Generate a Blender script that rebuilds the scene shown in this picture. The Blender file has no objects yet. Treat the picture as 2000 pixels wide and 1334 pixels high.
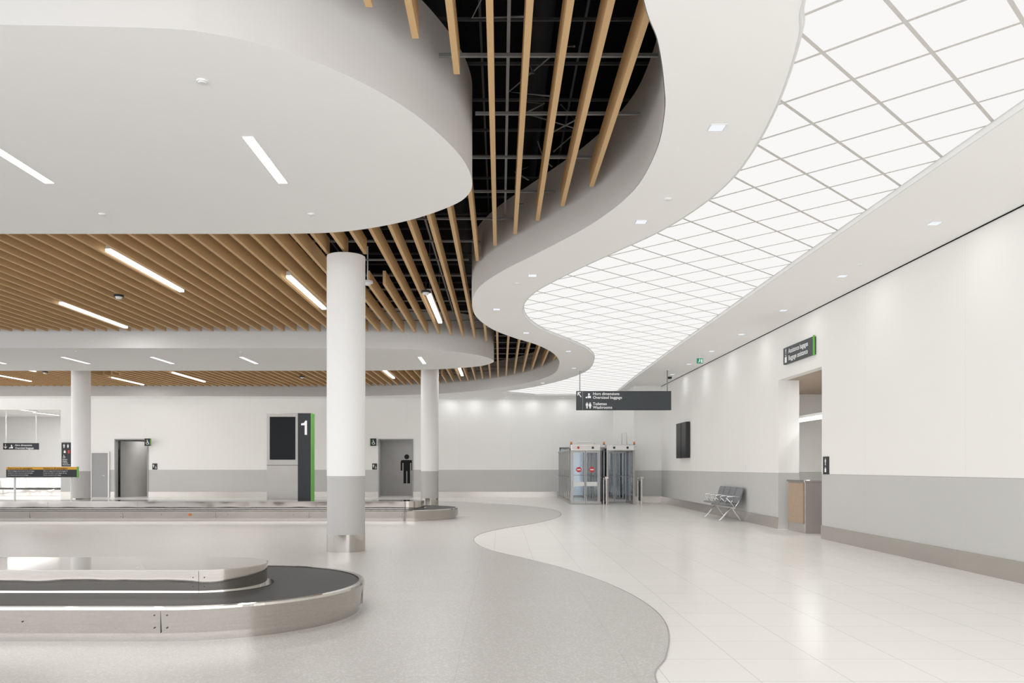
import bpy, math, random
from mathutils import Vector, Matrix
random.seed(3)
scene = bpy.context.scene
F = 1555.5; CX = 977.0; HY = 912.0; EYE = 1.4
ZC = 4.54      # soffit height
ZS = 4.95      # underside of wood slats
ZP = 6.8       # plenum top
GZ = 0.004     # grey floor inlay level

def S(x, y, z=ZC):
    d = F * (z - EYE) / (HY - y)
    return ((x - CX) * d / F, d)

# ------------------------------------------------------------------ materials
def lin(c):
    r = []
    for v in c:
        v = v / 255.0
        r.append(v / 12.92 if v <= 0.04045 else ((v + 0.055) / 1.055) ** 2.4)
    return tuple(r) + (1.0,)

class N:
    def __init__(self, name):
        self.m = bpy.data.materials.new(name); self.m.use_nodes = True
        self.t = self.m.node_tree; self.t.nodes.clear()
        self.out = self.t.nodes.new('ShaderNodeOutputMaterial')
    def n(self, typ, **kw):
        nd = self.t.nodes.new(typ)
        for k, v in kw.items():
            setattr(nd, k, v)
        return nd
    def l(self, a, b): self.t.links.new(a, b)
    def math(self, op, a, b=0.0, c=None):
        nd = self.n('ShaderNodeMath', operation=op)
        for i, v in enumerate((a, b, c)):
            if v is None: continue
            if isinstance(v, (int, float)): nd.inputs[i].default_value = v
            else: self.l(v, nd.inputs[i])
        return nd.outputs[0]
    def mix(self, f, a, b):
        nd = self.n('ShaderNodeMix', data_type='RGBA')
        for s, v in ((nd.inputs[0], f), (nd.inputs[6], a), (nd.inputs[7], b)):
            if isinstance(v, (int, float)): s.default_value = v
            elif isinstance(v, tuple): s.default_value = v
            else: self.l(v, s)
        return nd.outputs[2]
    def pos(self):
        return self.n('ShaderNodeNewGeometry').outputs['Position']
    def xyz(self):
        s = self.n('ShaderNodeSeparateXYZ'); self.l(self.pos(), s.inputs[0]); return s.outputs
    def noise(self, scale, detail=2, vec=None, stretch=None):
        nz = self.n('ShaderNodeTexNoise'); nz.inputs['Scale'].default_value = scale; nz.inputs['Detail'].default_value = detail
        mp = self.n('ShaderNodeMapping')
        if stretch: mp.inputs['Scale'].default_value = stretch
        self.l(vec or self.pos(), mp.inputs[0]); self.l(mp.outputs[0], nz.inputs['Vector'])
        return nz.outputs[0]
    def bsdf(self, color, rough=.5, metal=0., spec=.5):
        b = self.n('ShaderNodeBsdfPrincipled')
        if isinstance(color, tuple): b.inputs['Base Color'].default_value = color
        else: self.l(color, b.inputs['Base Color'])
        if isinstance(rough, (int, float)): b.inputs['Roughness'].default_value = rough
        else: self.l(rough, b.inputs['Roughness'])
        b.inputs['Metallic'].default_value = metal
        b.inputs['Specular IOR Level'].default_value = spec
        self.l(b.outputs[0], self.out.inputs[0]); return b

def sc(c, k): return tuple(min(1, v * k) for v in c[:3]) + (1.0,)

def M(name, c, rough=.5, metal=0., namt=.03, nscale=3., spec=.5, stretch=None, bump=0.):
    k = N(name); c = lin(c)
    nz = k.noise(nscale, 3, stretch=stretch)
    col = k.mix(nz, sc(c, 1 - namt), sc(c, 1 + namt))
    b = k.bsdf(col, rough, metal, spec)
    if bump:
        bp = k.n('ShaderNodeBump'); bp.inputs['Strength'].default_value = bump; bp.inputs['Distance'].default_value = .002
        k.l(nz, bp.inputs['Height']); k.l(bp.outputs[0], b.inputs['Normal'])
    return k.m

def E(name, c, s):
    k = N(name); e = k.n('ShaderNodeEmission'); e.inputs[0].default_value = lin(c); e.inputs[1].default_value = s
    k.l(e.outputs[0], k.out.inputs[0]); return k.m

def wall_mat(name, upper, lower, axis, off, period, split=1.26):
    k = N(name); p = k.xyz()
    low = k.math('LESS_THAN', p[2], split)
    a = p[axis]
    fr = k.math('FRACT', k.math('DIVIDE', k.math('SUBTRACT', a, off), period))
    j = k.math('LESS_THAN', fr, .008 / period)
    fr2 = k.math('FRACT', k.math('DIVIDE', k.math('SUBTRACT', a, off), period * .5))
    j2 = k.math('MULTIPLY', k.math('LESS_THAN', fr2, .016 / period), low)
    line = k.math('LESS_THAN', k.math('ABSOLUTE', k.math('SUBTRACT', p[2], split)), .006)  # thin shadow at the wainscot top, painted as a dark line
    nz = k.noise(.8, 2)
    up = k.mix(nz, sc(lin(upper), .985), sc(lin(upper), 1.015))
    lo = k.mix(nz, sc(lin(lower), .97), sc(lin(lower), 1.03))
    c = k.mix(low, up, lo)
    jj = k.math('MULTIPLY', k.math('MAXIMUM', j, j2), .1)
    c = k.mix(jj, c, (.1, .1, .1, 1))
    c = k.mix(k.math('MULTIPLY', line, .4), c, (.12, .12, .12, 1))
    k.bsdf(c, .55, 0, .3); return k.m

def floor_mat(name, c, speck, w, h, mort, rough, spec, off=(0, 0)):
    k = N(name); P = k.pos()
    mp = k.n('ShaderNodeMapping'); mp.inputs['Location'].default_value = (off[0], off[1], 0); k.l(P, mp.inputs[0])
    br = k.n('ShaderNodeTexBrick'); br.offset = 0; br.squash = 1
    br.inputs['Scale'].default_value = 1; br.inputs['Mortar Size'].default_value = .004
    br.inputs['Mortar Smooth'].default_value = .2
    br.inputs['Brick Width'].default_value = w; br.inputs['Row Height'].default_value = h
    cl = lin(c)
    br.inputs['Color1'].default_value = sc(cl, .985); br.inputs['Color2'].default_value = sc(cl, 1.015)
    br.inputs['Mortar'].default_value = sc(cl, mort)
    k.l(mp.outputs[0], br.inputs['Vector'])
    vo = k.n('ShaderNodeTexVoronoi'); vo.inputs['Scale'].default_value = 95; k.l(P, vo.inputs['Vector'])
    sp = k.n('ShaderNodeSeparateColor'); k.l(vo.outputs['Color'], sp.inputs[0])
    light = k.math('GREATER_THAN', sp.outputs[0], .8); dark = k.math('LESS_THAN', sp.outputs[0], .2)
    c1 = k.mix(k.math('MULTIPLY', light, speck), br.outputs[0], (.95, .93, .9, 1))
    c2 = k.mix(k.math('MULTIPLY', dark, speck * .6), c1, (.3, .29, .28, 1))
    k.bsdf(c2, rough, 0, spec); return k.m

def steel(name, c, rough, stretch, wob=.25):
    k = N(name); cl = lin(c)
    nz = k.noise(6, 4, stretch=stretch)
    col = k.mix(nz, sc(cl, .86), sc(cl, 1.1))
    rr = k.math('ADD', k.math('MULTIPLY', nz, .06), rough)
    b = k.bsdf(col, rr, 1., .5)
    if wob:
        w = k.noise(1.6, 1)
        bp = k.n('ShaderNodeBump'); bp.inputs['Strength'].default_value = wob; bp.inputs['Distance'].default_value = .04
        k.l(w, bp.inputs['Height']); k.l(bp.outputs[0], b.inputs['Normal'])
    return k.m

m_white = M('white_ceiling_paint', (247, 246, 244), .7, 0, .01, 1, .2)
m_fascia = M('shaded_grey_fascia', (190, 188, 185), .7, 0, .02, 1, .2)  # grey paint, deepened with the shade on the inner fascia
m_fascia_l = M('shaded_cloud_fascia', (208, 207, 206), .7, 0, .02, 1, .2)  # cloud sides toned below the underside, shade put into the colour
m_wall_r = wall_mat('right_wall_panels', (232, 230, 226), (188, 187, 184), 1, 13.7, 2.95)
m_wall_f = wall_mat('far_wall_panels', (234, 233, 230), (190, 189, 187), 0, -13.9, 2.4)
m_plain = M('plain_wall_paint', (236, 235, 234), .6, 0, .01, 1, .3)
m_cream = floor_mat('cream_tile_floor', (241, 239, 234), .03, .6, .6, .76, .22, .5, (.1, .2))
m_grey = floor_mat('grey_terrazzo_floor', (190, 187, 182), .24, 1.2, .6, .88, .34, .38, (.3, .1))
m_steel = steel('brushed_stainless', (184, 179, 173), .04, (1, 1, 14), .22)
m_steel_s = steel('stainless_island', (190, 186, 180), .05, (8, 8, .6), 0)
m_base = M('metal_baseboard', (176, 171, 165), .26, .75, .06, 2, .5)
m_belt = M('black_rubber_belt', (32, 31, 32), .55, 0, .2, 25, .3)
m_black = M('plenum_black', (6, 6, 7), .9, 0, .2, 3, .1)
m_duct = M('black_duct', (18, 18, 20), .7, 0, .2, 3, .2)
m_upper = M('dark_grid_rail', (48, 48, 50), .6, 0, .2, 3, .3)
m_seam = M('panel_seam', (70, 68, 66), .5, .5, .05, 3, .3)
m_carrier = M('galvanised_carrier', (125, 125, 125), .45, .4, .1, 20, .5)
m_sign = M('charcoal_sign_face', (58, 62, 66), .5, 0, .02, 3, .3)
m_signd = M('dark_sign_face', (34, 36, 40), .45, 0, .02, 3, .3)
m_screen = M('dark_glass_screen', (8, 10, 14), .3, 0, .05, 2, .1)
m_green = M('green_edge', (92, 176, 52), .45, 0, .02, 3, .4)
m_yellow = M('yellow_header', (220, 160, 36), .5, 0, .02, 3, .4)
m_txt = M('white_lettering', (245, 245, 245), .5, 0, .01, 3, .3)
m_txtd = M('dark_lettering', (14, 14, 16), .6, 0, .01, 3, .2)
m_red = M('red_sign', (200, 34, 40), .4, 0, .02, 3, .4)
m_orange = M('orange_beacon', (215, 110, 35), .3, 0, .02, 3, .4)
m_tile = M('grey_stone_tile', (160, 158, 156), .5, 0, .12, 1.5, .3)
m_door = M('grey_door_paint', (150, 150, 150), .5, 0, .02, 1, .3)
m_frame = M('white_frame', (226, 226, 224), .45, 0, .02, 1, .4)
m_seat = M('grey_vinyl_seat', (116, 118, 122), .5, 0, .05, 9, .4)
m_chrome = M('polished_aluminium', (220, 220, 220), .2, 1., .03, 3, .5)
m_lamp = E('lamp_lens', (255, 252, 246), 3.)
m_down = E('downlight_lens', (240, 244, 255), 1.05)
m_exit = E('exit_sign_green', (50, 160, 120), .7)
m_colg = M('grey_column_paint', (180, 178, 176), .5, 0, .02, 1, .3)
m_tot = M('satin_totem_steel', (150, 146, 141), .35, .5, .08, 2, .4)

def wood(name, c, st, a=.84, b=1.14):
    k = N(name); cl = lin(c)
    nz = k.noise(5, 5, stretch=st)
    col = k.mix(nz, sc(cl, a), sc(cl, b))
    k.bsdf(col, .5, 0, .3); return k.m
m_wood = wood('oak_slat', (211, 172, 122), (3, .25, 3), .88, 1.1)
m_desk = wood('desk_veneer', (166, 142, 120), (2, 2, 9))
m_brownc = M('brown_alcove_ceiling', (165, 148, 132), .6, 0, .05, 2, .3)

def glass(name, c=(.95, .97, .975, 1)):
    k = N(name)
    tr = k.n('ShaderNodeBsdfTransparent'); tr.inputs[0].default_value = c
    gl = k.n('ShaderNodeBsdfGlossy'); gl.inputs[1].default_value = .03
    fr = k.n('ShaderNodeFresnel'); fr.inputs[0].default_value = 1.5
    mx = k.n('ShaderNodeMixShader'); k.l(fr.outputs[0], mx.inputs[0]); k.l(tr.outputs[0], mx.inputs[1]); k.l(gl.outputs[0], mx.inputs[2])
    k.l(mx.outputs[0], k.out.inputs[0]); return k.m
m_glass = glass('clear_glass')
m_tint = glass('dimming_exit_glass', (.2, .23, .26, 1))  # glass darkened to hold down the bright world behind the exit

LUM = .94
def lum():
    k = N('luminous_panel'); p = k.xyz(); r = 1 / math.sqrt(2)
    u = k.math('MULTIPLY', k.math('ADD', p[0], p[1]), r)
    v = k.math('MULTIPLY', k.math('SUBTRACT', p[1], p[0]), r)
    T = .6; w = .032
    fu = k.math('FRACT', k.math('DIVIDE', k.math('SUBTRACT', u, 6.11 - w / 2 - 60), T))
    fv = k.math('FRACT', k.math('DIVIDE', k.math('SUBTRACT', v, 1.99 - w / 2 - 60), T))
    ln = k.math('MAXIMUM', k.math('LESS_THAN', fu, w / T), k.math('LESS_THAN', fv, w / T))
    e = k.n('ShaderNodeEmission'); e.inputs[0].default_value = lin((255, 254, 252)); e.inputs[1].default_value = LUM
    d = k.n('ShaderNodeBsdfDiffuse'); d.inputs[0].default_value = lin((206, 203, 198))
    mx = k.n('ShaderNodeMixShader'); k.l(ln, mx.inputs[0]); k.l(e.outputs[0], mx.inputs[1]); k.l(d.outputs[0], mx.inputs[2])
    k.l(mx.outputs[0], k.out.inputs[0]); return k.m
m_lum = lum()

# ------------------------------------------------------------------ mesh tools
COL = scene.collection
def meta(o, label=None, cat=None, group=None, kind=None):
    if label: o["label"] = label
    if cat: o["category"] = cat
    if group: o["group"] = group
    if kind: o["kind"] = kind
    return o
def par(o, p):
    o.parent = p; o.matrix_parent_inverse = Matrix.Translation(-Vector(p.location)); return o
def empty(name, loc, label, cat, group=None):
    e = bpy.data.objects.new(name, None); e.location = loc; e.empty_display_size = .2; COL.objects.link(e)
    return meta(e, label, cat, group)

class MB:
    def __init__(s, T=None): s.v = []; s.f = []; s.mi = []; s.T = T or Matrix.Identity(4); s.smooth = []
    def pt(s, p): s.v.append(tuple(s.T @ Vector(p))); return len(s.v) - 1
    def face(s, ids, m=0, sm=False): s.f.append(tuple(ids)); s.mi.append(m); s.smooth.append(sm)
    def box(s, x0, x1, y0, y1, z0, z1, m=0):
        i = [s.pt(p) for p in ((x0,y0,z0),(x1,y0,z0),(x1,y1,z0),(x0,y1,z0),(x0,y0,z1),(x1,y0,z1),(x1,y1,z1),(x0,y1,z1))]
        for q in ((3,2,1,0),(4,5,6,7),(0,1,5,4),(1,2,6,5),(2,3,7,6),(3,0,4,7)): s.face([i[a] for a in q], m)
        return s
    def prism(s, poly, z0, z1, m=0, top=True, bot=True, poly2=None, sm=True, mtop=None):
        p2 = poly2 or poly; n = len(poly)
        a = [s.pt((x, y, z0)) for x, y in poly]; b = [s.pt((x, y, z1)) for x, y in p2]
        for k in range(n): s.face((a[k], a[(k+1)%n], b[(k+1)%n], b[k]), m, sm)
        if bot: s.face([s.pt((x, y, z0)) for x, y in reversed(poly)], m)
        if top: s.face([s.pt((x, y, z1)) for x, y in p2], m if mtop is None else mtop)
        return s
    def cyl(s, x, y, r, z0, z1, m=0, n=32, r2=None):
        c = lambda R: [(x + R*math.cos(2*math.pi*k/n), y + R*math.sin(2*math.pi*k/n)) for k in range(n)]
        return s.prism(c(r), z0, z1, m, poly2=c(r2 if r2 is not None else r))
    def prof(s, pts, y0, y1, m=0):
        n = len(pts)
        a = [s.pt((x, y0, z)) for x, z in pts]; b = [s.pt((x, y1, z)) for x, z in pts]
        for k in range(n): s.face((a[k], a[(k+1)%n], b[(k+1)%n], b[k]), m)
        s.face(a[::-1], m); s.face(b, m); return s
    def tube(s, path, r, m=0, n=10):
        P = [Vector(p) for p in path]; rings = []
        for k, p in enumerate(P):
            t = (P[min(k+1, len(P)-1)] - P[max(k-1, 0)]).normalized()
            up = Vector((0,0,1)) if abs(t.z) < .9 else Vector((0,1,0))
            a = t.cross(up).normalized(); b = t.cross(a).normalized()
            rings.append([s.pt(p + a*r*math.cos(2*math.pi*j/n) + b*r*math.sin(2*math.pi*j/n)) for j in range(n)])
        for q in range(len(rings)-1):
            for j in range(n): s.face((rings[q][j], rings[q][(j+1)%n], rings[q+1][(j+1)%n], rings[q+1][j]), m, True)
        s.face(rings[0][::-1], m); s.face(rings[-1], m); return s
    def flat(s, pts, y=-.003, m=0): s.face([s.pt((x, y, z)) for x, z in pts], m); return s
    def disc(s, x, z, r, y=-.003, m=0, n=20): return s.flat([(x + r*math.cos(2*math.pi*k/n), z + r*math.sin(2*math.pi*k/n)) for k in range(n)], y, m)
    def ring(s, x, z, r, w, y=-.003, m=0, n=24, a0=0, a1=2*math.pi):
        for k in range(n):
            t0 = a0 + (a1-a0)*k/n; t1 = a0 + (a1-a0)*(k+1)/n
            s.flat([(x+(r-w)*math.cos(t0), z+(r-w)*math.sin(t0)), (x+r*math.cos(t0), z+r*math.sin(t0)), (x+r*math.cos(t1), z+r*math.sin(t1)), (x+(r-w)*math.cos(t1), z+(r-w)*math.sin(t1))], y, m)
        return s
    def stroke(s, a, b, w, y=-.003, m=0):
        d = Vector((b[0]-a[0], b[1]-a[1])); d.normalize(); nx, nz = -d.y*w/2, d.x*w/2
        return s.flat([(a[0]+nx, a[1]+nz), (b[0]+nx, b[1]+nz), (b[0]-nx, b[1]-nz), (a[0]-nx, a[1]-nz)], y, m)
    def build(s, name, mats, parent=None, bevel=0, label=None, cat=None, group=None, kind=None, origin=None):
        me = bpy.data.meshes.new(name)
        xs = [v[0] for v in s.v]; ys = [v[1] for v in s.v]; zs = [v[2] for v in s.v]
        o0 = Vector(origin) if origin else Vector(((min(xs)+max(xs))/2, (min(ys)+max(ys))/2, min(zs)))
        me.from_pydata([tuple(Vector(v)-o0) for v in s.v], [], s.f)
        if not isinstance(mats, (list, tuple)): mats = [mats]
        for m in mats: me.materials.append(m)
        for p, mi, sm in zip(me.polygons, s.mi, s.smooth): p.material_index = mi; p.use_smooth = sm
        me.update()
        ob = bpy.data.objects.new(name, me); ob.location = o0; COL.objects.link(ob)
        if bevel:
            bv = ob.modifiers.new('bevel', 'BEVEL'); bv.width = bevel; bv.segments = 2; bv.limit_method = 'ANGLE'
        if parent: par(ob, parent)
        return meta(ob, label, cat, group, kind)
def B(*a): return MB().box(*a)

def plate(name, outlines, z0, z1, mats, **kw):
    cu = bpy.data.curves.new(name, 'CURVE'); cu.dimensions = '2D'; cu.fill_mode = 'BOTH'; cu.extrude = (z1 - z0) / 2
    for pl in outlines:
        sp = cu.splines.new('POLY'); sp.points.add(len(pl) - 1)
        for q, (x, y) in zip(sp.points, pl): q.co = (x, y, 0, 1)
        sp.use_cyclic_u = True
    ob = bpy.data.objects.new(name + '_tmp', cu); COL.objects.link(ob)
    bpy.context.view_layer.update()
    me = bpy.data.meshes.new_from_object(ob.evaluated_get(bpy.context.evaluated_depsgraph_get()))
    bpy.data.objects.remove(ob)
    me.materials.clear()
    if not isinstance(mats, (list, tuple)): mats = [mats]
    for m in mats: me.materials.append(m)
    for p in me.polygons:
        p.material_index = 0 if (len(mats) == 1 or p.center.z < -(z1 - z0) * .45) else 1
        p.use_smooth = False
    o = bpy.data.objects.new(name, me); o.location = (0, 0, (z0 + z1) / 2); COL.objects.link(o)
    return meta(o, **kw)

def text(body, size, T, mat, parent, name='lettering', bold=0.0, align='LEFT', y=-.004):
    cu = bpy.data.curves.new('t', 'FONT'); cu.body = body; cu.size = size; cu.offset = bold; cu.align_x = align; cu.resolution_u = 3
    ob = bpy.data.objects.new('t', cu); COL.objects.link(ob); bpy.context.view_layer.update()
    me = bpy.data.meshes.new_from_object(ob.evaluated_get(bpy.context.evaluated_depsgraph_get())); bpy.data.objects.remove(ob)
    mb = MB(T)
    for v in me.vertices: mb.pt((v.co.x, y, v.co.y))
    for p in me.polygons: mb.face(list(p.vertices))
    bpy.data.meshes.remove(me)
    return mb.build(name, mat, parent)
def TT(x, y, z, rot=0): return Matrix.Translation((x, y, z)) @ Matrix.Rotation(rot, 4, 'Z')
RW = -math.pi / 2

def area(x, y, z, sx, sy, watts, col=(1, .992, .98), rot=(0, 0, 0), portal=False):
    l = bpy.data.lights.new('area_light', 'AREA'); l.shape = 'RECTANGLE'; l.size = sx; l.size_y = sy; l.energy = watts; l.color = col
    if portal: l.cycles.is_portal = True
    o = bpy.data.objects.new('area_light', l); o.location = (x, y, z); o.rotation_euler = rot; COL.objects.link(o); return o

def spline(pts, n=10, closed=False):
    out = []; L = len(pts)
    for i in range(L if closed else L - 1):
        g = lambda k: Vector(pts[k % L] if closed else pts[max(0, min(L-1, k))])
        p0, p1, p2, p3 = g(i-1), g(i), g(i+1), g(i+2)
        for j in range(n):
            t = j / n
            q = .5*((2*p1) + (-p0+p2)*t + (2*p0-5*p1+4*p2-p3)*t*t + (-p0+3*p1-3*p2+p3)*t**3)
            out.append((q.x, q.y))
    if not closed: out.append(tuple(pts[-1]))
    return out
def inside(poly, x, y):
    c = False; n = len(poly); j = n - 1
    for i in range(n):
        xi, yi = poly[i]; xj, yj = poly[j]
        if (yi > y) != (yj > y) and x < (xj-xi)*(y-yi)/(yj-yi)+xi: c = not c
        j = i
    return c
def inset(poly, d):
    n = len(poly)
    A = sum(poly[i][0]*poly[(i+1)%n][1]-poly[(i+1)%n][0]*poly[i][1] for i in range(n))
    s = 1 if A > 0 else -1; out = []
    for i in range(n):
        a, b = Vector(poly[i-1]), Vector(poly[(i+1)%n])
        t = (b-a).normalized()
        out.append((poly[i][0]-t.y*d*s, poly[i][1]+t.x*d*s))
    return out

XR = 6.28; YF = 36.6; XL = -27.0; YB = -3.0
# ------------------------------------------------------------------ ceiling plan
inner = [(.9,-1.5),(.45,0),(.38,2.2),(.62,4.1)] + [S(*p) for p in ((1258,0),(1285,80),(1297,160),(1298,225),(1280,300),(1235,375),(1155,438),(1055,492),(975,533),(934,563),(922,590),(930,618),(960,642),(1005,660),(1050,674),(1083,692),(1092,712),(1074,734),(1005,753),(900,766),(780,772),(640,774.5))]
inner = spline(inner, 12)
hole = inner + [(-14, 35.3), (-26.4, 35.3), (-26.4, -1.5)]
lumL = [(2.1,-1.5),(1.72,0),(1.66,2.2),(1.82,4.0)] + [S(*p) for p in ((1572,0),(1565,65),(1543,145),(1513,220),(1478,285),(1432,348),(1370,402),(1290,452),(1195,496),(1105,538),(1043,573),(1022,600),(1030,624),(1062,646),(1112,666),(1149,684),(1160,703),(1146,724),(1100,742),(1040,756),(975,766))]
lumL = spline(lumL, 12)
lumh = lumL + [(1.5,34.9),(4.95,34.9),(4.75,28),(4.62,20),(4.57,12),(4.57,-1.5)]
rect = [(XL,YB),(XR,YB),(XR,YF),(XL,YF)]
plate('ceiling', [rect, hole, lumh], ZC, ZC+.06, [m_white], kind='structure')
plate('luminous_ceiling_panel', [lumh], ZC+.06, ZC+.12, [m_lum, m_black], label='translucent white luminous ceiling panels in a diagonal metal grid', cat='ceiling light')
# angle trim round the luminous field
i0 = inset(lumh, .004); i1 = inset(lumh, .022); n = len(lumh); mb = MB()
a = [mb.pt((x,y,ZC-.003)) for x,y in inset(lumh, -.012)]; b = [mb.pt((x,y,ZC-.003)) for x,y in i0]; c = [mb.pt((x,y,ZC+.055)) for x,y in i0]; d = [mb.pt((x,y,ZC+.055)) for x,y in i1]
for P0, P1 in ((a,b),(b,c),(c,d)):
    for k in range(n): mb.face((P0[k], P0[(k+1)%n], P1[(k+1)%n], P1[k]))
mb.build('trim_1', m_frame, kind='structure')
# inner fascia, set just inside the slab edge
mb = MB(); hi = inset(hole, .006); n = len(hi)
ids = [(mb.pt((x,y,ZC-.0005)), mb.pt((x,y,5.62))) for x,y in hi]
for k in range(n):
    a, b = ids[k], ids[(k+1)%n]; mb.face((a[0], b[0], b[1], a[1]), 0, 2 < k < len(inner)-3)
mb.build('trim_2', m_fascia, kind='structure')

c1 = [S(*p) for p in ((300,55),(420,67),(510,87),(600,115),(700,158),(785,206),(850,255),(900,306),(921,348),(916,378),(882,402),(800,430),(700,449),(600,456))]
c1 = [(-4,5.64)] + c1 + [(-4,10.73)]
cloud1 = spline(c1, 12); cloud1 = [(-17,5.64)] + cloud1 + [(-17,10.73)]
c2 = [(-8,21.05)] + [S(*p) for p in ((640,680),(760,681),(860,685),(930,693),(963,703),(958,710),(930,716),(860,721),(760,723.5),(640,724))] + [(-8,26)]
cloud2 = spline(c2, 12); cloud2 = [(-24,21.05)] + cloud2 + [(-24,26)]
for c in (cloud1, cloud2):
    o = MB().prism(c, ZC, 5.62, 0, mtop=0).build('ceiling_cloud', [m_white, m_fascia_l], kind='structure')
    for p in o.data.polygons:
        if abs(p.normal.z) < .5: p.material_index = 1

mb = MB(); mb.box(XL-.3, XR+.5, YB, YF+.4, ZP, ZP+.1); mb.box(XL-.3, XR+.5, YB-.1, YB, ZC+.06, ZP); mb.box(XL-.3, XR+.5, YF+.3, YF+.4, ZC+.06, ZP)
mb.box(XL-.3, XL-.2, YB, YF+.3, ZC+.06, ZP); mb.box(XR+.4, XR+.5, YB, YF+.3, ZC+.06, ZP)  # side walls added to keep world light out of the plenum
mb.build('ceiling_plenum', m_black, kind='structure')
def free(x, y, pad=0.):
    if not inside(hole, x, y): return False
    if inside(cloud1, x, y) or inside(cloud2, x, y): return False
    if pad and y < 9 and x < -.2:
        for q in range(8):
            if inside(cloud1, x+pad*math.cos(q*math.pi/4), y+pad*math.sin(q*math.pi/4)): return False
    return True
for Y in [6.2+1.22*i for i in range(24)]:
    xs = [-20+.05*i for i in range(450)]; run = None
    for x in xs + [99]:
        ok = x < 90 and free(x, Y) and x > -.66*Y-1
        if ok and run is None: run = x
        if not ok and run is not None:
            if x - run > .4 or x > 90:
                e = min(last, 2.5)
                B(run+.03, e-.03, Y-.016, Y+.016, 5.22, 5.245).box(run+.03, e-.03, Y-.022, Y+.022, 5.24, 5.247).build('ceiling_carrier', m_carrier, label='galvanised steel carrier rail above the timber slats', cat='ceiling rail', group='carrier rails above slats')
            run = None
        last = x
for i, X in enumerate((.06, -1.2, -6.2, -12.4)):
    B(X, X+.03, 11.2 if X<-1 else 5.5, 20.8 if X<-1 else 12.3, 5.30, 5.34).build('ceiling_carrier', m_carrier, label='galvanised steel main rail running along the slats', cat='ceiling rail', group='carrier rails above slats')
for i in range(34):
    Y = 5.2+.85*i
    B(-20 if Y > 10.8 else -1.4, 2.5, Y-.012, Y+.012, 5.74, 5.77).build('ceiling_carrier', m_upper, label='dark painted rail high in the open black ceiling', cat='ceiling rail', group='dark rails in open ceiling')
for i in range(11):
    X = 1.9-1.05*i
    B(X-.012, X+.012, 4.5, 34, 5.86, 5.89).build('ceiling_carrier', m_upper, label='dark painted rail high in the open black ceiling', cat='ceiling rail', group='dark rails in open ceiling')
for X, Y0, Y1, r in ((.45,3,20,.16),(-.75,3,34,.2),(-5,11,34,.25),(-9,11,34,.22),(-13,14,34,.25)):
    MB().tube(((X,Y0,6.45),(X,Y1,6.45)), r, 0, 16).build('air_duct', m_duct, label='black painted round air duct hung in the open ceiling', cat='duct', group='black air ducts')
for i in range(12):
    x = random.uniform(.2, .7); y = 6.5 + i*.5
    MB().tube(((x, y, 5.36), (x+random.uniform(-.5,.4), y+random.uniform(-.4,.4), 5.5), (x+random.uniform(-.4,.3), y+random.uniform(-.5,.5), 5.7)), .01, 0, 6).build('conduit', m_carrier, label='thin grey conduit in the open black ceiling', cat='conduit', group='conduits in ceiling')

COLS = [(-2.57, 13.28), (-2.52, 28.5), (-15.0, 28.5)]
SX0, SP, SW, SH = -.11, .31, .055, .26
k = -75
while True:
    X = SX0 + SP*k
    if X > 1.75: break
    k += 1
    runs = []; run = None; Y = 1.5
    while Y < 35.5:
        ok = free(X+.026, Y, .3) and free(X, Y) and free(X+SW, Y)
        if Y < 15 and X > 1.2: ok = False
        if Y < 5.6 and X > 1.0: ok = False
        for cx, cy in COLS:
            if abs(X+.026-cx) < .5 and cy+.22 < Y < cy+2.0: ok = False
        if ok and run is None: run = Y
        if not ok and run is not None: runs.append((run, Y-.05)); run = None
        Y += .05
    if run is not None: runs.append((run, Y))
    for a, b in runs:
        a += .16 if (a > 1.6 and not X > 1.0) else 0; b -= (.16 if b > 8.6 else 0)
        if b - a < .35: continue
        if X < -.66*b - .3: continue
        a = max(a, min(-X/.72-1.5, b-1) if X < 0 else a)
        B(X, X+SW, a, b, ZS, ZS+SH).build('ceiling_slat', m_wood, label='long oak timber slat hung edge-on under the black ceiling', cat='ceiling slat', group='timber ceiling slats')

# ------------------------------------------------------------------ floor
B(-34, 10, YB, 50, -.15, 0).build('floor', m_cream, kind='structure')
fb = [(2.4,-3),(1.5,1),(1.05,3.6)] + [S(x, y, 0) for x, y in ((1283,1334),(1300,1285),(1307,1247),(1299,1216),(1275,1189),(1232,1161),(1172,1134),(1100,1110),(1022,1090),(962,1076),(932,1063),(926,1052),(944,1041),(990,1031),(1050,1021),(1088,1011),(1095,1003),(1080,995),(1025,988),(950,983),(880,979.5))]
fb = spline(fb, 10) + [(-3.5,32.8),(-34,32.8),(-34,-3)]
plate('floor_inlay', [fb], 0, GZ, [m_grey], kind='structure')
mb = MB()
for q in range(len(fb)-5):
    (x0,y0),(x1,y1) = fb[q], fb[q+1]
    d = Vector((x1-x0, y1-y0))
    if d.length < 1e-6: continue
    d.normalize(); nx, ny = -d.y*.006, d.x*.006
    mb.face([mb.pt((x0-nx,y0-ny,GZ+.001)), mb.pt((x1-nx,y1-ny,GZ+.001)), mb.pt((x1+nx,y1+ny,GZ+.001)), mb.pt((x0+nx,y0+ny,GZ+.001))])
mb.build('trim_3', m_base, kind='structure')

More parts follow.
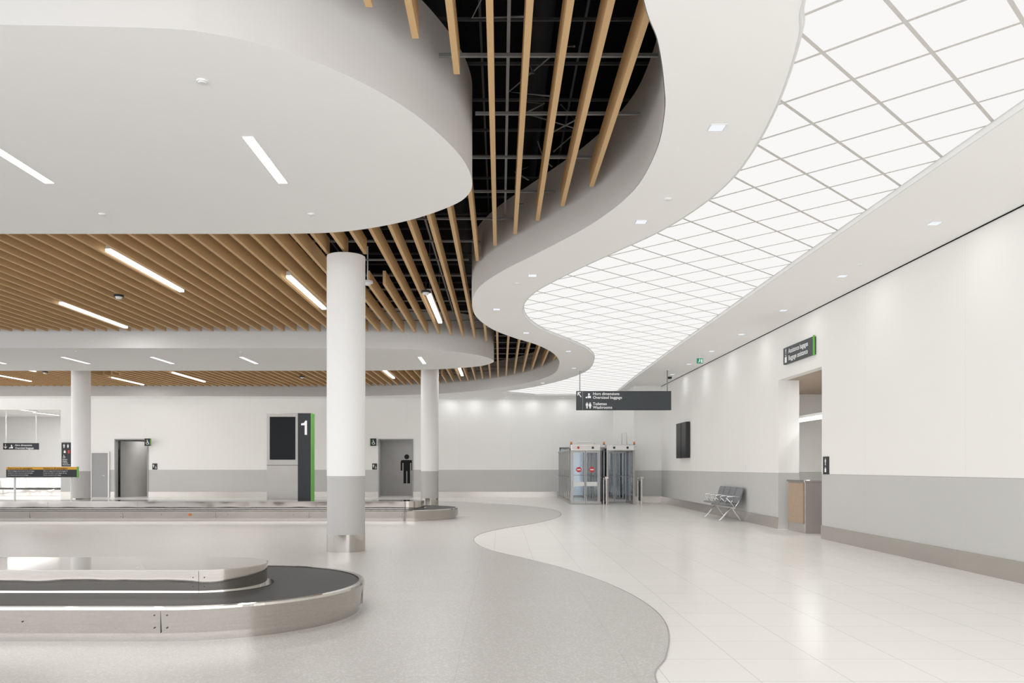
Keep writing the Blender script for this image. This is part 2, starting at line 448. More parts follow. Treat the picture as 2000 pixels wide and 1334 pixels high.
# ------------------------------------------------------------------ walls
OY0, OY1, OZ = 15.55, 17.98, 3.36
B(XR, XR+.2, YB, OY0, 0, ZC).box(XR, XR+.2, OY1, 31.0, 0, ZC).box(XR, XR+.2, OY0, OY1, OZ, ZC).build('wall_right', m_wall_r, kind='structure')
mb = MB(); mb.box(6.75, 9.5, 21.5, 21.6, 0, 3.36); mb.box(9.5, 9.6, OY0-.1, 21.6, 0, 3.36); mb.box(XR+.2, 9.5, OY0-.1, OY0, 0, 3.36); mb.box(XR+.2, 6.75, OY1, OY1+.12, 0, 3.36); mb.box(6.63, 6.75, OY1+.12, 21.6, 0, 3.36)
mb.build('wall_recess', m_wall_f, kind='structure')
B(XR+.2, 9.6, OY0-.1, 21.6, 3.36, 3.46).build('ceiling_recess', m_brownc, kind='structure')
B(XR-.022, XR, YB, 31, ZC-.010, ZC-.002).build('trim_4', m_black, kind='structure')
B(XR-.02, XR, YB, OY0, 0, .26).build('baseboard_right', m_base, kind='structure')
B(XR-.02, XR, OY1, 31.0, 0, .26).build('baseboard_right_far', m_base, kind='structure')
B(5.2, XR+.2, 31.0, 31.2, 0, ZC).box(5.2, 5.4, 31.2, YF, 0, ZC).build('wall_return', m_wall_f, kind='structure')
B(5.18, XR-.02, 30.98, 31.0, 0, .26).box(5.18, 5.2, 31.0, YF, 0, .26).build('baseboard_return', m_base, kind='structure')
ops = [(-26.5,-20.2,4.03), (-17.72,-16.17,2.69), (-5.6,-4.0,2.69), (2.72,5.0,2.3)]
mb = MB(); bb = MB(); x = XL
for a, b, h in ops:
    mb.box(x, a, YF, YF+.2, 0, ZC); mb.box(a, b, YF, YF+.2, h, ZC)
    bb.box(x, a, YF-.02, YF, 0, .26); x = b
mb.box(x, 5.2, YF, YF+.2, 0, ZC); bb.box(x, 5.18, YF-.02, YF, 0, .26)
mb.build('wall_far', m_wall_f, kind='structure'); bb.build('baseboard_far', m_base, kind='structure')
mb = MB(); y = YB
while y < YF: mb.box(XL-.1, XL, y, y+.08, 0, ZC); y += 2.4
mb.box(XL-.1, XL, YB, YF, 0, .08); mb.box(XL-.1, XL, YB, YF, ZC-.1, ZC)
mb.build('added_window_wall', m_frame, kind='structure')  # unseen glazing added on the left to let in side light
for i, (a, b) in enumerate(((-18.2,-15.2),(-6.6,-3.2))):
    mb = MB(); mb.box(a, b, 38.7, 38.8, 0, 2.9); mb.box(a-.1, a, YF+.2, 38.8, 0, 2.9); mb.box(b, b+.1, YF+.2, 38.8, 0, 2.9)
    mb.build('wall_washroom', m_tile, kind='structure')
    B(a-.1, b+.1, YF+.2, 38.8, 2.9, 3.0).build('ceiling_washroom', m_white, kind='structure')
for i, (a, b, h) in enumerate(ops[1:3]):
    mb = MB(); mb.box(a, a+.05, YF-.03, YF+.22, GZ, h); mb.box(b-.05, b, YF-.03, YF+.22, GZ, h); mb.box(a+.05, b-.05, YF-.03, YF+.22, h-.05, h)
    mb.build('trim_door', m_door, kind='structure')
    X = a+1.2; Y = 37.25
    e = empty('downlight', (X, Y, 2.88), 'small square white downlight added to brighten the washroom entrance', 'ceiling light', 'added washroom downlights')
    B(X-.15, X+.15, Y-.15, Y+.15, 2.885, 2.9).build('trim_ring', m_frame, e)
    B(X-.12, X+.12, Y-.12, Y+.12, 2.878, 2.885).build('lens', m_down, e)
    area(X, Y, 2.87, .24, .24, 16)  # made-up lamps that lift the dark washroom entrances
MB().prism([(-17.6,36.95),(-16.4,38.4),(-16.5,38.5),(-17.7,37.05)], GZ, 2.6).build('wall_screen', m_tile, kind='structure')
d = empty('door_1', (-18.37, YF-.02, 0), None, None); d['kind'] = 'structure'
B(-18.74, -18.0, YF-.05, YF-.021, .01, 2.04).build('leaf', m_door, d, .004)
B(-18.80,-18.74,YF-.07,YF-.021,0,2.1).box(-18.0,-17.94,YF-.07,YF-.021,0,2.1).box(-18.74,-18.0,YF-.07,YF-.021,2.04,2.1).build('frame', m_frame, d)
MB().tube(((-18.1,YF-.05,1.0),(-18.1,YF-.1,1.0),(-18.22,YF-.1,1.0)), .012).build('handle', m_chrome, d)
mb = MB(); mb.box(-34, -19.0, 46, 46.2, 0, 4.3); mb.box(-19.2, -19.0, YF+.2, 46, 0, 4.3); mb.box(-34.2, -34, YF, 46.2, 0, 4.3); mb.box(-34, XL, YF, YF+.2, 0, 4.3)
mb.build('wall_side_hall', m_plain, kind='structure')
B(-34.2, -19, YF+.2, 46.2, 4.3, 4.4).build('ceiling_side_hall', m_white, kind='structure')
for x, y in ((-24,40),(-24.5,43),(-21.8,42),(-28,42)):
    e = empty('linear_light', (x, y, 4.27), 'slim white linear ceiling light in the side hall', 'ceiling light', 'side hall linear lights')
    B(x-.07, x+.07, y-1.2, y+1.2, 4.26, 4.3).build('housing', m_frame, e)
    B(x-.05, x+.05, y-1.17, y+1.17, 4.25, 4.26).build('lens', m_lamp, e)
    area(x, y, 4.24, .1, 2.3, 50)
w = empty('window_1', (3.86, YF+.1, 0), None, None); w['kind'] = 'structure'
mb = MB()
for x in (2.72, 3.3, 3.86, 4.42, 4.94): mb.box(x, x+.06, YF+.05, YF+.15, 0, 2.3)
mb.box(2.72, 5.0, YF+.05, YF+.15, 2.22, 2.3); mb.box(2.72, 5.0, YF+.05, YF+.15, .0, .1); mb.box(2.72, 5.0, YF+.05, YF+.15, 1.0, 1.04)
mb.build('frame', m_carrier, w)
B(2.75, 4.97, YF+.09, YF+.1, .05, 2.25).build('pane', m_tint, w)

# ------------------------------------------------------------------ lights in ceilings
PL = 33.
def linear(x, y0, y1, z, lab, grp, w=.1, hang=False):
    e = empty('linear_light', (x, (y0+y1)/2, z-.02), lab, 'ceiling light', grp)
    if hang:
        B(x-w/2, x+w/2, y0, y1, z+.012, z+.09).build('housing', m_frame, e)
        B(x-w/2-.002, x+w/2+.002, y0-.002, y1+.002, z-.035, z+.012).build('lens', m_lamp, e)
        for yy in (y0+.3, y1-.3): B(x-.006, x+.006, yy-.006, yy+.006, z+.09, ZP).build('hanger', m_carrier, e)
        area(x, (y0+y1)/2, z-.037, w, y1-y0, PL*(y1-y0)/1.8)
    else:
        B(x-w/2-.008, x+w/2+.008, y0-.008, y1+.008, z-.004, z).build('trim_ring', m_frame, e)
        B(x-w/2, x+w/2, y0, y1, z-.008, z-.004).build('lens', m_lamp, e)
        area(x, (y0+y1)/2, z-.01, w, y1-y0, PL)
for x in (-2.4, -4.98, -7.55, -10.1): linear(x, 7.57, 8.80, ZC, 'slim recessed linear light in the white curved bulkhead', 'recessed linear lights')
for x in (-2.3, -4.85, -7.4, -9.95, -12.5, -15.05): linear(x, 22.75, 24.2, ZC, 'slim recessed linear light in the white curved bulkhead', 'recessed linear lights')
def snap(x):
    k = round((x - (SX0+SW+.1275))/SP); return SX0+SW+.1275+SP*k
for x, a, b in ((-6.57,13.08,16.1),(-9.6,17.3,20.3),(-3.9,14.9,17.9),(-1.55,16.4,19.6),(-15.3,31.7,34.4),(-12.2,30,33.2),(-9.55,27.3,29.2),(-4.12,28.0,31.9),(-1.35,28.6,31),(-17.3,27.6,29.6),(-19.5,31,33)):
    linear(snap(x), a, b, ZS+.02, 'slim linear light hung between timber slats', 'linear lights between slats', .09, True)

def down(x, y, s=.13, P=5):
    e = empty('downlight', (x, y, ZC-.006), 'small square recessed downlight in the white soffit', 'ceiling light', 'soffit downlights')
    h = s/2
    B(x-h-.012, x+h+.012, y-h-.012, y+h+.012, ZC-.004, ZC).build('trim_ring', m_frame, e)
    B(x-h, x+h, y-h, y+h, ZC-.007, ZC-.004).build('lens', m_down, e)
    area(x, y, ZC-.009, s*.9, s*.9, P, (.98, .985, 1))
for p in ((1400,249),(1252,433),(1040,538),(970,604),(1028,650),(1110,686),(1121,719),(1060,748)): down(*S(*p), P=7)
for p in ((1825,436),(1645,539),(1530,606),(1448,653),(1390,686),(1346,711),(1313,731)): down(*S(*p), P=3)
for x in (880,928,988,1040,1097,1150):
    X, Y = S(x, 779.5); down(X, 36.1, P=4)
def puck(x, y, z, r, lab, nm='smoke_detector'):
    e = empty(nm, (x, y, z-.02), lab, 'detector')
    MB().cyl(x, y, r, z-.012, z, 0, 24).build('base', m_frame, e)
    MB().cyl(x, y, r*.6, z-.02, z-.012, 0, 24, r2=r*.8).build('cap', m_frame, e)
for p in ((395,158),(200,418),(608,418),(1305,388),(1680,516),(1010,553),(150,686),(470,688)):
    X, Y = S(*p); puck(X, Y, ZC, .045, 'small round white sprinkler cover on the white ceiling', 'sprinkler_cover')
for p, dark in (((232,580),True),((718,553),False),((590,737),True),((88,728),True),((832,572),True)):
    X, Y = S(*p, ZS-.05)
    e = empty('smoke_detector', (X, Y, ZS-.08), ('black' if dark else 'white') + ' round smoke detector on a stem between slats', 'detector')
    mm = m_signd if dark else m_frame
    MB().cyl(X, Y, .1, ZS-.05, ZS-.01, 0, 24).build('base', mm, e)
    MB().cyl(X, Y, .05, ZS-.09, ZS-.05, 0, 24, r2=.07).build('cap', m_frame, e)
    MB().cyl(X, Y, .012, ZS-.01, 5.6, 0, 8).build('stem', mm, e)

# ------------------------------------------------------------------ columns
for i, (x, y) in enumerate(COLS):
    e = empty('column', (x, y, GZ), 'round white column with grey lower cladding and steel base', 'column', 'round hall columns')
    MB().cyl(x, y, .318, GZ, .29, 0, 64).build('base', m_steel_s, e)
    MB().cyl(x, y, .312, .29, 1.25, 0, 64).build('lower_cladding', m_colg, e)
    MB().cyl(x, y, .316, 1.25, 4.90, 0, 64).build('shaft', m_plain, e)

# ------------------------------------------------------------------ carousels
def stad(xl, xr, yc, r, n=48):
    return [(xr + r*math.cos(t), yc + r*math.sin(t)) for t in [(-math.pi/2 + math.pi*k/n) for k in range(n+1)]] + \
           [(xl - r*math.cos(t), yc - r*math.sin(t)) for t in [(-math.pi/2 + math.pi*k/n) for k in range(n+1)]]
def carousel(xl, xr, yc, r, ri, yi, lab, orange=None):
    e = empty('baggage_carousel', ((xl+xr)/2, yc, GZ), lab, 'baggage carousel')
    MB().prism(stad(xl, xr, yc, r-.045), GZ, .075, 0).build('plinth', m_steel, e)
    MB().prism(stad(xl, xr, yc, r-.012), .075, .262, 0, poly2=stad(xl, xr, yc, r)).build('side_panel', m_steel, e)
    mb = MB(); o = stad(xl, xr, yc, r); q = stad(xl, xr, yc, r-.055); n = len(o)
    A = [mb.pt((*p, .262)) for p in o]; Bq = [mb.pt((*p, .282)) for p in stad(xl, xr, yc, r-.006)]; C = [mb.pt((*p, .284)) for p in q]; D = [mb.pt((*p, .262)) for p in q]
    for R0, R1 in ((A,Bq),(Bq,C),(C,D)):
        for k in range(n): mb.face((R0[k], R0[(k+1)%n], R1[(k+1)%n], R1[k]), 0, False)
    mb.build('rim', m_steel_s, e)
    MB().prism(stad(xl, xr, yc, r-.058), .2, .272, 0).build('belt', m_belt, e)
    xi = xr-.05
    MB().prism(stad(xl, xi, yi, ri+.06), .272, .282, 0).build('island_flange', m_steel_s, e)
    MB().prism(stad(xl, xi, yi, ri), .282, .468, 0, top=False).build('island_side', m_steel, e)
    MB().prism(stad(xl, xi, yi, ri+.008), .468, .478, 0, sm=False).build('island_top', m_steel_s, e)
    mb = MB(); x = xr
    while x > max(xl, -15):
        mb.box(x-.0015, x+.0015, yc-r+.0005, yc-r+.03, .08, .262)
        mb.box(x-.0015, x+.0015, yi-ri-.0008, yi-ri+.02, .285, .468)
        x -= 2.4
    for a in (0, 45):
        t = math.radians(a); cx, cy = xr+(r-.004)*math.cos(t), yc+(r-.004)*math.sin(t)
        mb.cyl(cx, cy, .0025, .08, .262, 0, 6)
    mb.build('seam', m_seam, e)
    x = xr; mb = MB()
    while x > max(xl, -12):
        for dx in (-.05, .05):
            for z in (.12, .22): mb.tube(((x+dx, yc-r-.002, z), (x+dx, yc-r+.02, z)), .006, 0, 8)
            for z in (.33, .41): mb.tube(((x+dx, yi-ri-.003, z), (x+dx, yi-ri+.01, z)), .005, 0, 8)
        x -= 2.4
    for k in range(4): mb.tube(((xr-1.1-k*1.7, yc-r-.003, .17), (xr-1.1-k*1.7, yc-r+.02, .17)), .006, 0, 8)
    mb.build('bolt', m_seam, e)
    if orange:
        MB().tube(((orange, yc-r-.02, .17), (orange, yc-r+.02, .17)), .035, 0, 16).build('stop_button', m_orange, e)
    return e
carousel(-15, -2.70, 7.70, 1.37, .5, 7.63, 'stainless steel baggage carousel with black belt and raised island')
carousel(-18.5, -2.53, 21.9, 1.37, .5, 21.85, 'long stainless baggage carousel with orange stop button', -8.0)

# ------------------------------------------------------------------ pictograms
def man(mb, x, z, h, m=0, y=-.004):
    w = h*.42
    mb.disc(x, z+h*.91, h*.085, y, m)
    mb.flat([(x-w/2, z+h*.74),(x-w*.42, z+h*.80),(x+w*.42, z+h*.80),(x+w/2, z+h*.74),(x+w/2, z+h*.44),(x+w*.36, z+h*.44),(x+w*.36, z+h*.70),(x+w*.27, z+h*.70),(x+w*.27, z),(x+w*.04, z),(x+w*.04, z+h*.42),(x-w*.04, z+h*.42),(x-w*.04, z),(x-w*.27, z),(x-w*.27, z+h*.70),(x-w*.36, z+h*.70),(x-w*.36, z+h*.44),(x-w/2, z+h*.44)], y, m)
def woman(mb, x, z, h, m=0, y=-.004):
    mb.disc(x, z+h*.91, h*.085, y, m)
    mb.flat([(x-h*.12, z+h*.8),(x+h*.12, z+h*.8),(x+h*.24, z+h*.45),(x+h*.16, z+h*.43),(x+h*.2, z+h*.28),(x+h*.1, z+h*.28),(x+h*.1, z),(x-h*.1, z),(x-h*.1, z+h*.28),(x-h*.2, z+h*.28),(x-h*.16, z+h*.43),(x-h*.24, z+h*.45)], y, m)
def chair(mb, x, z, h, m=0, y=-.004):
    mb.disc(x-h*.05, z+h*.9, h*.09, y, m)
    mb.stroke((x-h*.05, z+h*.78), (x-h*.03, z+h*.4), h*.11, y, m); mb.stroke((x-h*.04, z+h*.6), (x+h*.2, z+h*.6), h*.07, y, m)
    mb.stroke((x-h*.05, z+h*.42), (x+h*.22, z+h*.42), h*.1, y, m); mb.stroke((x+h*.2, z+h*.44), (x+h*.32, z+h*.08), h*.09, y, m)
    mb.ring(x-h*.02, z+h*.28, h*.28, h*.07, y, m, 20, math.radians(130), math.radians(345))
def bag(mb, x, z, h, m=0, y=-.004):
    mb.flat([(x-h*.3, z),(x+h*.3, z),(x+h*.3, z+h*.6),(x-h*.3, z+h*.6)], y, m)
    mb.stroke((x-h*.12, z+h*.58), (x-h*.12, z+h*.8), h*.07, y, m); mb.stroke((x+h*.12, z+h*.58), (x+h*.12, z+h*.8), h*.07, y, m); mb.stroke((x-h*.15, z+h*.8), (x+h*.15, z+h*.8), h*.07, y, m)
def oversize(mb, x, z, h, m=0, y=-.004):
    mb.flat([(x-h*.1, z),(x+h*.5, z),(x+h*.5, z+h*.42),(x-h*.1, z+h*.42)], y, m)
    mb.flat([(x-h*.02, z+h*.5),(x+h*.3, z+h*.5),(x+h*.3, z+h*.9),(x-h*.02, z+h*.9)], y, m)
    mb.flat([(x-h*.5, z),(x-h*.18, z),(x-h*.18, z+h*.25),(x-h*.5, z+h*.25)], y, m)

Y = 25.7; e = empty('hanging_sign', (4.03, Y, 3.23), 'charcoal hanging sign with arrow, oversized baggage and washroom directions', 'sign')
x0, x1 = 2.46, 5.52
B(x0, x1, Y, Y+.14, 3.235, 3.85).build('panel', m_sign, e, .004)
for a in (x0+.1, x1-.13): B(a,a+.03,Y+.05,Y+.08,3.85,ZC-.02).build('hanger', m_carrier, e); B(a-.05,a+.08,Y,Y+.13,ZC-.02,ZC).build('ceiling_plate', m_frame, e)
T = TT(x0, Y, 3.235)
MB(T).box(.2, .203, -.003, 0, .0, .6).build('divider', m_txt, e)
mb = MB(T); mb.stroke((.05,.56),(.15,.42),.024); mb.stroke((.04,.565),(.14,.565),.022); mb.stroke((.045,.57),(.045,.47),.022)
oversize(mb, .38, .385, .17); man(mb, .34, .05, .2); woman(mb, .44, .05, .2); mb.build('pictogram', m_txt, e)
for s, z in (('Hors dimensions',.485),('Oversized baggage',.365),('Toilettes',.16),('Washrooms',.045)): text(s, .125, TT(x0+.53, Y, 3.235+z), m_txt, e, bold=.0015)

X = 6.22; e = empty('wall_sign', (X, 16.7, 3.64), 'charcoal baggage assistance wall sign with thin green end', 'sign')
B(X, XR, 15.84, 17.5, 3.64, 4.0).build('panel', m_sign, e, .003)
B(X-.002, XR-.03, 15.82, 15.84, 3.62, 4.02).build('end_cap', m_green, e)
mb = MB(TT(X, 17.5, 3.64, RW)); bag(mb, .16, .03, .2); man(mb, .16, .22, .12); mb.build('pictogram', m_txt, e)
text('Assistance bagages', .145, TT(X, 17.18, 3.85, RW), m_txt, e, bold=.0015); text('Baggage assistance', .145, TT(X, 17.18, 3.70, RW), m_txt, e, bold=.0015)
e = empty('wall_plaque', (XR-.02, 15.3, 1.26), 'small dark pictogram plaque on the white wall', 'sign')
B(XR-.02, XR, 15.2, 15.45, 1.26, 1.6).build('panel', m_signd, e)
mb = MB(TT(XR-.02, 15.45, 1.26, RW)); bag(mb, .125, .04, .12); man(mb, .125, .17, .14); mb.build('pictogram', m_txt, e)
e = empty('wall_display', (6.2, 27, 1.7), 'pair of tall dark flight display screens fixed to the wall', 'screen')
for a, b in ((26.3,27.02),(27.06,27.8)):
    B(XR-.14, XR-.02, a, b, 1.7, 2.9).build('casing', m_signd, e, .006)
    B(XR-.145, XR-.14, a+.04, b-.04, 1.74, 2.86).build('screen', m_screen, e)
B(XR-.02, XR, 26.6, 27.5, 2.0, 2.6).build('bracket', m_duct, e)
B(XR-.012, XR, 20.35, 20.45, 1.33, 1.45).build('wall_socket', m_frame, label='small white socket plate on the wall', cat='socket')

X, Y = 5.57, 22.2; e = empty('exit_sign', (X, Y, 4.28), 'small green running man exit sign hung under soffit', 'exit sign')
B(X-.08, X+.08, Y, Y+.05, 4.29, 4.43).build('panel', m_exit, e); B(X-.01, X+.01, Y+.015, Y+.035, 4.43, ZC).build('stem', m_frame, e)
mb = MB(TT(X-.08, Y, 4.29) @ Matrix.Scale(.7, 4)); mb.disc(.1,.155,.02); mb.stroke((.1,.14),(.085,.08),.03); mb.stroke((.085,.08),(.13,.05),.02); mb.stroke((.085,.08),(.04,.03),.02); mb.stroke((.1,.13),(.15,.11),.015); mb.flat([(.16,.02),(.2,.02),(.2,.17),(.16,.17)]); mb.build('pictogram', m_txt, e)
X, Y = S(1308,729); e = empty('security_camera', (X, Y, 4.35), 'small dark dome security camera under soffit', 'camera')
MB().cyl(X, Y, .02, 4.42, ZC, 0, 10).build('stem', m_frame, e); MB().cyl(X, Y, .06, 4.35, 4.42, 0, 16, r2=.08).build('dome', m_signd, e)

Y = 24.3; e = empty('carousel_totem', (-6.4, Y, GZ), 'steel carousel number 1 totem with dark screen and green side', 'totem')
B(-7.125, -6.17, Y, Y+.45, GZ, 3.04).build('body', m_tot, e, .006)
B(-7.03, -6.25, Y-.012, Y, 1.62, 2.93).build('screen', m_screen, e)
B(-7.125,-6.17,Y-.006,Y,1.45,1.46).build('trim_line', m_duct, e)
B(-6.17, -5.776, Y-.02, Y+.47, GZ, 3.04).build('number_panel', m_signd, e)
B(-5.776, -5.765, Y-.02, Y+.40, GZ, 3.04).build('side_strip', m_green, e)
MB(TT(-6.07, Y-.02, 2.38)).flat([(.11,0),(.18,0),(.18,.43),(.125,.43),(.09,.365),(0,.345),(0,.29),(.11,.29)]).build('numeral', m_txt, e)

Y = 24.0; s = F/Y; xa, xb = (12-CX)/s, (150-CX)/s
e = empty('notice_sign', ((xa+xb)/2, Y, GZ), 'black low notice sign with yellow header on two steel posts', 'sign')
B(xa, xb, Y, Y+.04, 1.09, 1.32).build('panel', m_signd, e); B(xa, xb, Y, Y+.04, 1.32, 1.40).build('header', m_yellow, e)
B(xb, xb+.03, Y-.002, Y+.06, 1.08, 1.41).build('end_cap', m_green, e)
for px in (xa+.22, xb-.2): MB().cyl(px, Y+.07, .03, GZ, 1.36, 0, 16).build('post', m_frame, e)
text('Avis à tous les passagers', .075, TT(xa+.05, Y, 1.335), m_txtd, e, bold=.001); text('Notice to all passengers', .075, TT(xa+1.12, Y, 1.335), m_txtd, e, bold=.001)
for i, (a, b) in enumerate((('Prenez vos bagages avant de quitter la salle des bagages','Claim your baggage before leaving the baggage hall'),('Comparez le numéro inscrit sur le talon de bagages','Compare the number on your baggage claim tag'),("avec l'étiquette qui se trouve sur le bagage",'with the one placed on your baggage'))):
    text(a, .036, TT(xa+.05, Y, 1.265-.06*i), m_txt, e); text(b, .036, TT(xa+1.12, Y, 1.265-.06*i), m_txt, e)

X0 = -20.12; Yw = YF
e = empty('directory_sign', (-19.9, Yw, 1.45), 'tall dark directory sign with pictograms on white wall', 'sign')
B(X0, X0+.44, Yw-.08, Yw, 1.42, 2.52).build('panel', m_signd, e)
T = TT(X0, Yw-.08, 1.42)
mb = MB(T); man(mb, .12, .85, .18); woman(mb, .3, .85, .18); bag(mb, .15, .62, .15); chair(mb, .12, .38, .16); mb.build('pictogram', m_txt, e)
for i, t in enumerate(('Bagages','Baggage','Toilettes','Washrooms')): text(t, .07, TT(X0+.05, Yw-.08, 1.72-.08*i), m_txt, e)
MB(T).box(.3, .38, -.01, 0, .6, .75).build('red_symbol', m_red, e)
Y = 40.0; s = F/Y; a, b = (6-CX)/s, (74-CX)/s
e = empty('hanging_sign', ((a+b)/2, Y, 2.27), 'dark hanging sign with down arrow to oversized baggage', 'sign')
B(a, b, Y, Y+.1, 2.27, 2.6).build('panel', m_signd, e)
for q in (a+.1, b-.13): B(q,q+.03,Y+.03,Y+.06,2.6,4.3).build('hanger', m_frame, e)
mb = MB(TT(a, Y, 2.27)); mb.stroke((.12,.28),(.12,.08),.025); mb.stroke((.05,.15),(.125,.06),.025); mb.stroke((.19,.15),(.115,.06),.025); oversize(mb, .4, .06, .2); mb.build('pictogram', m_txt, e)
text('Hors dimensions', .125, TT(a+.6, Y, 2.45), m_txt, e, bold=.001); text('Oversized baggage', .125, TT(a+.6, Y, 2.31), m_txt, e, bold=.001)
e = empty('baggage_belt', (-24, 39, 0), 'low stainless baggage belt conveyor in the side hall', 'conveyor')
B(-30, -20.6, 38.2, 39.6, .0, .32).build('base', m_steel, e, .01); B(-30, -20.65, 38.3, 39.5, .32, .36).build('belt', m_belt, e); B(-30, -20.7, 39.2, 39.6, .36, .86).build('back_guard', m_steel, e, .01)

for i, (x, sx) in enumerate(((-16.05, 1), (-5.75, -1))):
    e = empty('blade_sign', (x, YF-.2, 2.3), 'dark accessible washroom blade sign with green edge', 'sign', 'washroom blade signs')
    B(x-.16, x+.1, YF-.3, YF-.26, 2.36, 2.7).build('panel', m_signd, e)
    B(x+.1 if sx > 0 else x-.19, x+.13 if sx > 0 else x-.16, YF-.3, YF-.26, 2.36, 2.7).build('edge', m_green, e)
    B(x-.03, x+.0, YF-.26, YF, 2.5, 2.56).build('bracket', m_duct, e)
    mb = MB(TT(x-.03, YF-.3, 2.36)); chair(mb, 0, .06, .22); mb.build('pictogram', m_txt, e)
for x in (-15.88, -5.78):
    e = empty('wall_plaque', (x, YF, 1.27), 'small dark washroom plaque with white pictograms on wall', 'sign', 'washroom plaques')
    B(x-.1, x+.12, YF-.02, YF, 1.28, 1.56).build('panel', m_signd, e)
    mb = MB(TT(x, YF-.02, 1.28)); chair(mb, .06, .04, .12); man(mb, -.04, .1, .14); mb.build('pictogram', m_txt, e)
mb = MB(TT(-4.54, 38.7, .6)); man(mb, 0, 0, 1.42, y=-.01); mb.build('wall_pictogram', m_txtd, label='large black man pictogram on the grey washroom wall', cat='pictogram')

# ------------------------------------------------------------------ reception desk
e = empty('reception_desk', (6.8, 17.2, 0), 'stainless reception desk with wood veneer front panel', 'desk')
B(6.4, 7.6, 16.72, 17.7, 0, 1.08).build('body', m_base, e, .004)
B(6.37, 7.62, 16.69, 17.72, 1.08, 1.12).build('top', m_steel, e, .004)
B(6.375, 6.4, 16.78, 17.64, .2, 1.05).build('front_panel', m_desk, e, .002)
e = empty('pendant_light', (7.2, 18.6, 2.5), 'white linear pendant light hung over the desk recess', 'pendant light')
B(7.15, 7.25, 17.3, 19.7, 2.56, 2.62).build('housing', m_frame, e); B(7.16, 7.24, 17.32, 19.68, 2.48, 2.56).build('lens', m_lamp, e)
for y in (17.6, 19.4): B(7.197,7.203,y,y+.006,2.62,3.36).build('cable', m_duct, e)
area(7.2, 18.5, 2.475, .08, 2.3, 26)
e = empty('downlight', (7.8, 17.5, 3.35), 'small square downlight added to brighten the recess', 'ceiling light')
B(7.7,7.9,17.4,17.6,3.35,3.36).build('trim_ring', m_frame, e); B(7.72,7.88,17.42,17.58,3.345,3.35).build('lens', m_down, e)
area(7.8, 17.5, 3.34, .16, .16, 32)  # made-up lamp to brighten the desk recess

# ------------------------------------------------------------------ bench
e = empty('beam_bench', (5.95, 21.3, 0), 'four-seat grey beam bench with polished arms and legs', 'bench')
y0 = 20.25; w = .54
B(5.93, 5.99, y0+.02, y0+4*w-.02, .33, .38).build('beam', m_chrome, e, .004)
for i in range(4):
    a, b = y0+i*w+.03, y0+(i+1)*w-.03
    MB().prof([(5.70,.425),(5.71,.455),(5.78,.462),(5.95,.44),(6.06,.44),(6.06,.405),(5.95,.40),(5.78,.41)], a, b).build('seat', m_seat, e, .012)
    MB().prof([(6.05,.46),(6.09,.60),(6.15,.80),(6.18,.87),(6.215,.865),(6.19,.78),(6.13,.58),(6.09,.44)], a, b).build('backrest', m_seat, e, .012)
for i in range(5):
    y = y0+i*w
    MB().tube(((5.96,y,.36),(5.86,y,.5),(5.74,y,.61),(5.78,y,.645),(5.95,y,.65),(6.08,y,.64),(6.12,y,.6),(6.02,y,.45),(5.96,y,.37)), .014, 0, 10).build('armrest', m_chrome, e)
for y in (y0+.35, y0+4*w-.35):
    MB().tube(((5.66,y,.015),(5.72,y,.06),(5.84,y,.2),(5.95,y,.34),(6.0,y,.34),(6.1,y,.18),(6.2,y,.04),(6.23,y,.015)), .02, 0, 10).build('leg', m_chrome, e)

# ------------------------------------------------------------------ security glass gate
Y = 29.8
e = empty('security_gate', (3.85, Y, 0), 'stainless and glass one-way security exit doors with beacons', 'security gate')
m_gate = M('gate_frame_steel', (142, 140, 138), .3, .7, .05, 2, .5)
bays = ((2.64, 3.74), (3.98, 5.04)); YE = 36.3
for a, b in bays:
    B(a, b, Y-.02, Y+.5, 2.01, 2.24).build('header', m_base, e, .006)
    B(a+.05, b-.05, Y-.03, Y-.02, 2.045, 2.2).build('header_plate', m_frame, e)
    for k, xx in enumerate((a+.28, b-.28)): MB().tube(((xx, Y-.045, 2.12), (xx, Y-.02, 2.12)), .045, 0, 16).build('signal_lamp', m_red if (a < 3 and k == 0) else m_signd, e)
    for xx in (a, b-.07): B(xx, xx+.07, Y, Y+.1, 0, 2.01).build('post', m_gate, e, .004)
    mid = (a+b)/2
    off = 0 if a < 3 else 1.6
    for p, q in ((a+.07, mid-.01), (mid+.01, b-.07)):
        B(p+.03, q-.03, Y+.05+off, Y+.06+off, .12, 1.94).build('door_pane', m_glass, e)
        B(p, p+.03, Y+.03+off, Y+.08+off, .02, 2.0).box(q-.03, q, Y+.03+off, Y+.08+off, .02, 2.0).box(p+.03, q-.03, Y+.03+off, Y+.08+off, .02, .12).box(p+.03, q-.03, Y+.03+off, Y+.08+off, 1.94, 2.0).build('door_frame', m_gate, e)
        if a < 3:
            c = (p+q)/2; T = TT(c, Y+.045, 0)
            mb = MB(T); mb.disc(0, 1.3, .1, -.004, 0); mb.flat([(-.065,1.28),(.065,1.28),(.065,1.32),(-.065,1.32)], -.007, 1); mb.build('no_entry_symbol', [m_red, m_txt], e)
            MB(T).flat([(-.2,.68),(.2,.68),(.2,.84),(-.2,.84)], -.004).build('door_sticker', m_frame, e)
for x in (2.64, 3.74, 3.98, 4.98):
    yy = Y+.9
    mb = MB(); gl = MB(); yp = Y+.1
    while yy < YE+.1:
        mb.box(x, x+.06, yy, yy+.06, 0, 2.1); gl.box(x+.025, x+.035, yp, yy, .1, 2.02); yp = yy+.06; yy += .88
    mb.box(x, x+.06, Y+.1, YE, 2.02, 2.1); mb.box(x, x+.06, Y+.1, YE, 0, .1); mb.box(x, x+.06, Y+.1, YE, 1.0, 1.03)
    mb.build('side_frame', m_gate, e); gl.build('side_glass', m_glass, e)
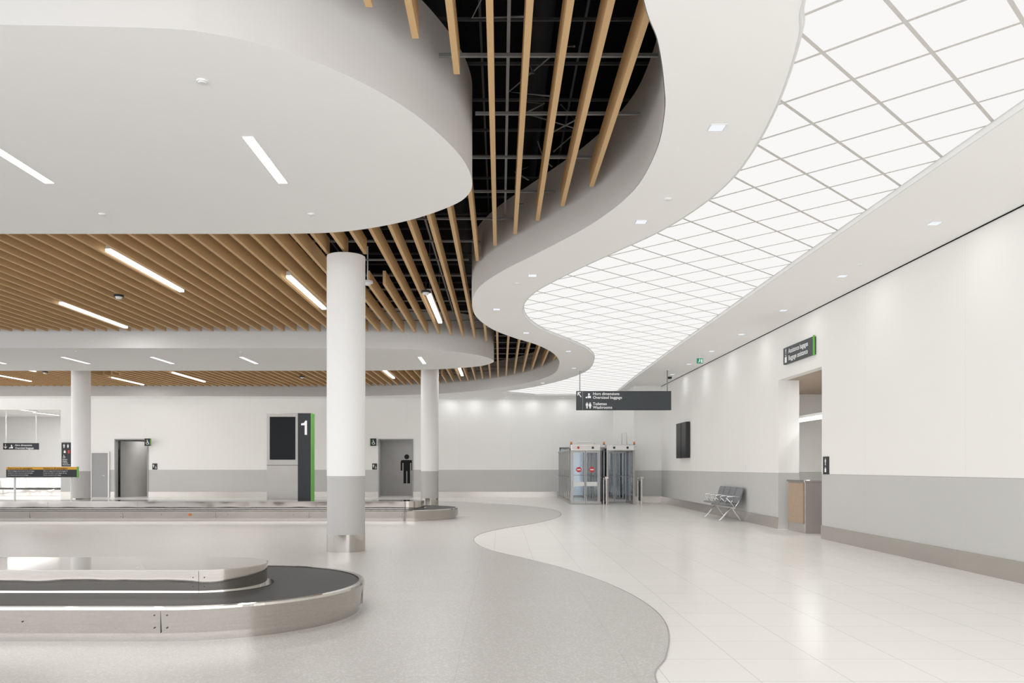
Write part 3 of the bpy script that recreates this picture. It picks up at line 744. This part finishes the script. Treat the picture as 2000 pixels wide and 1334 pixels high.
for x in (2.62, 3.86, 5.0):
    MB().cyl(x+.06, Y+.3, .04, 2.24, 2.27, 0, 12).build('beacon_base', m_signd, e)
    MB().cyl(x+.06, Y+.3, .035, 2.27, 2.35, 0, 12).build('beacon', m_orange, e)
MB().tube(((2.95,Y+.5,2.1),(2.95,Y+.5,2.32),(2.97,Y+.5,2.36),(3.55,Y+.5,2.36),(3.58,Y+.5,2.32),(3.58,Y+.5,2.24)), .022).build('conduit', m_frame, e)
MB().tube(((4.62,Y+.5,2.2),(4.62,Y+.5,2.66),(4.65,Y+.5,2.7),(4.78,Y+.5,2.7),(4.81,Y+.5,2.66),(4.81,Y+.5,2.2)), .022).build('conduit', m_frame, e)
for x in (3.86, 5.14):
    g = empty('guide_rail', (x, 29.3, 0), 'short glass and steel guide rail at the gate', 'guide rail', 'gate guide rails')
    for yy in (28.9, 29.7): MB().cyl(x, yy, .025, 0, 1.0, 0, 12).build('post', m_base, g)
    B(x-.005, x+.005, 28.93, 29.67, .15, .9).build('pane', m_glass, g); B(x-.02, x+.02, 28.9, 29.7, .92, .95).build('rail', m_base, g)
    B(x-.06, x+.06, 28.86, 28.88, .97, 1.04).build('sensor', m_base, g)

# ------------------------------------------------------------------ world, camera
w = bpy.data.worlds.new('World'); scene.world = w; w.use_nodes = True
bg = w.node_tree.nodes['Background']; bg.inputs[0].default_value = (.97, .985, 1.0, 1); bg.inputs[1].default_value = 4.5
area(-10.3, YB-.02, 2.27, 33, 4.5, 1, rot=(math.pi/2, 0, 0), portal=True)  # light portals, not lamps; back end left open to brighten the hall
area(XL-.02, 17, 2.27, 40, 4.5, 1, rot=(math.pi/2, 0, -math.pi/2), portal=True)
area(3.86, YF+.3, 1.15, 2.3, 2.3, 1, rot=(-math.pi/2, 0, 0), portal=True)
cam = bpy.data.cameras.new('Camera'); co = bpy.data.objects.new('Camera', cam); COL.objects.link(co)
co.location = (0, 0, EYE); co.rotation_euler = (math.pi/2, 0, 0)
cam.sensor_width = 36; cam.lens = F/2000*36; cam.shift_x = (1000-CX)/2000; cam.shift_y = (HY-667)/2000
cam.clip_end = 200
scene.camera = co
scene.view_settings.view_transform = 'Standard'
scene.view_settings.exposure = 0.0
scene.view_settings.gamma = 1.08
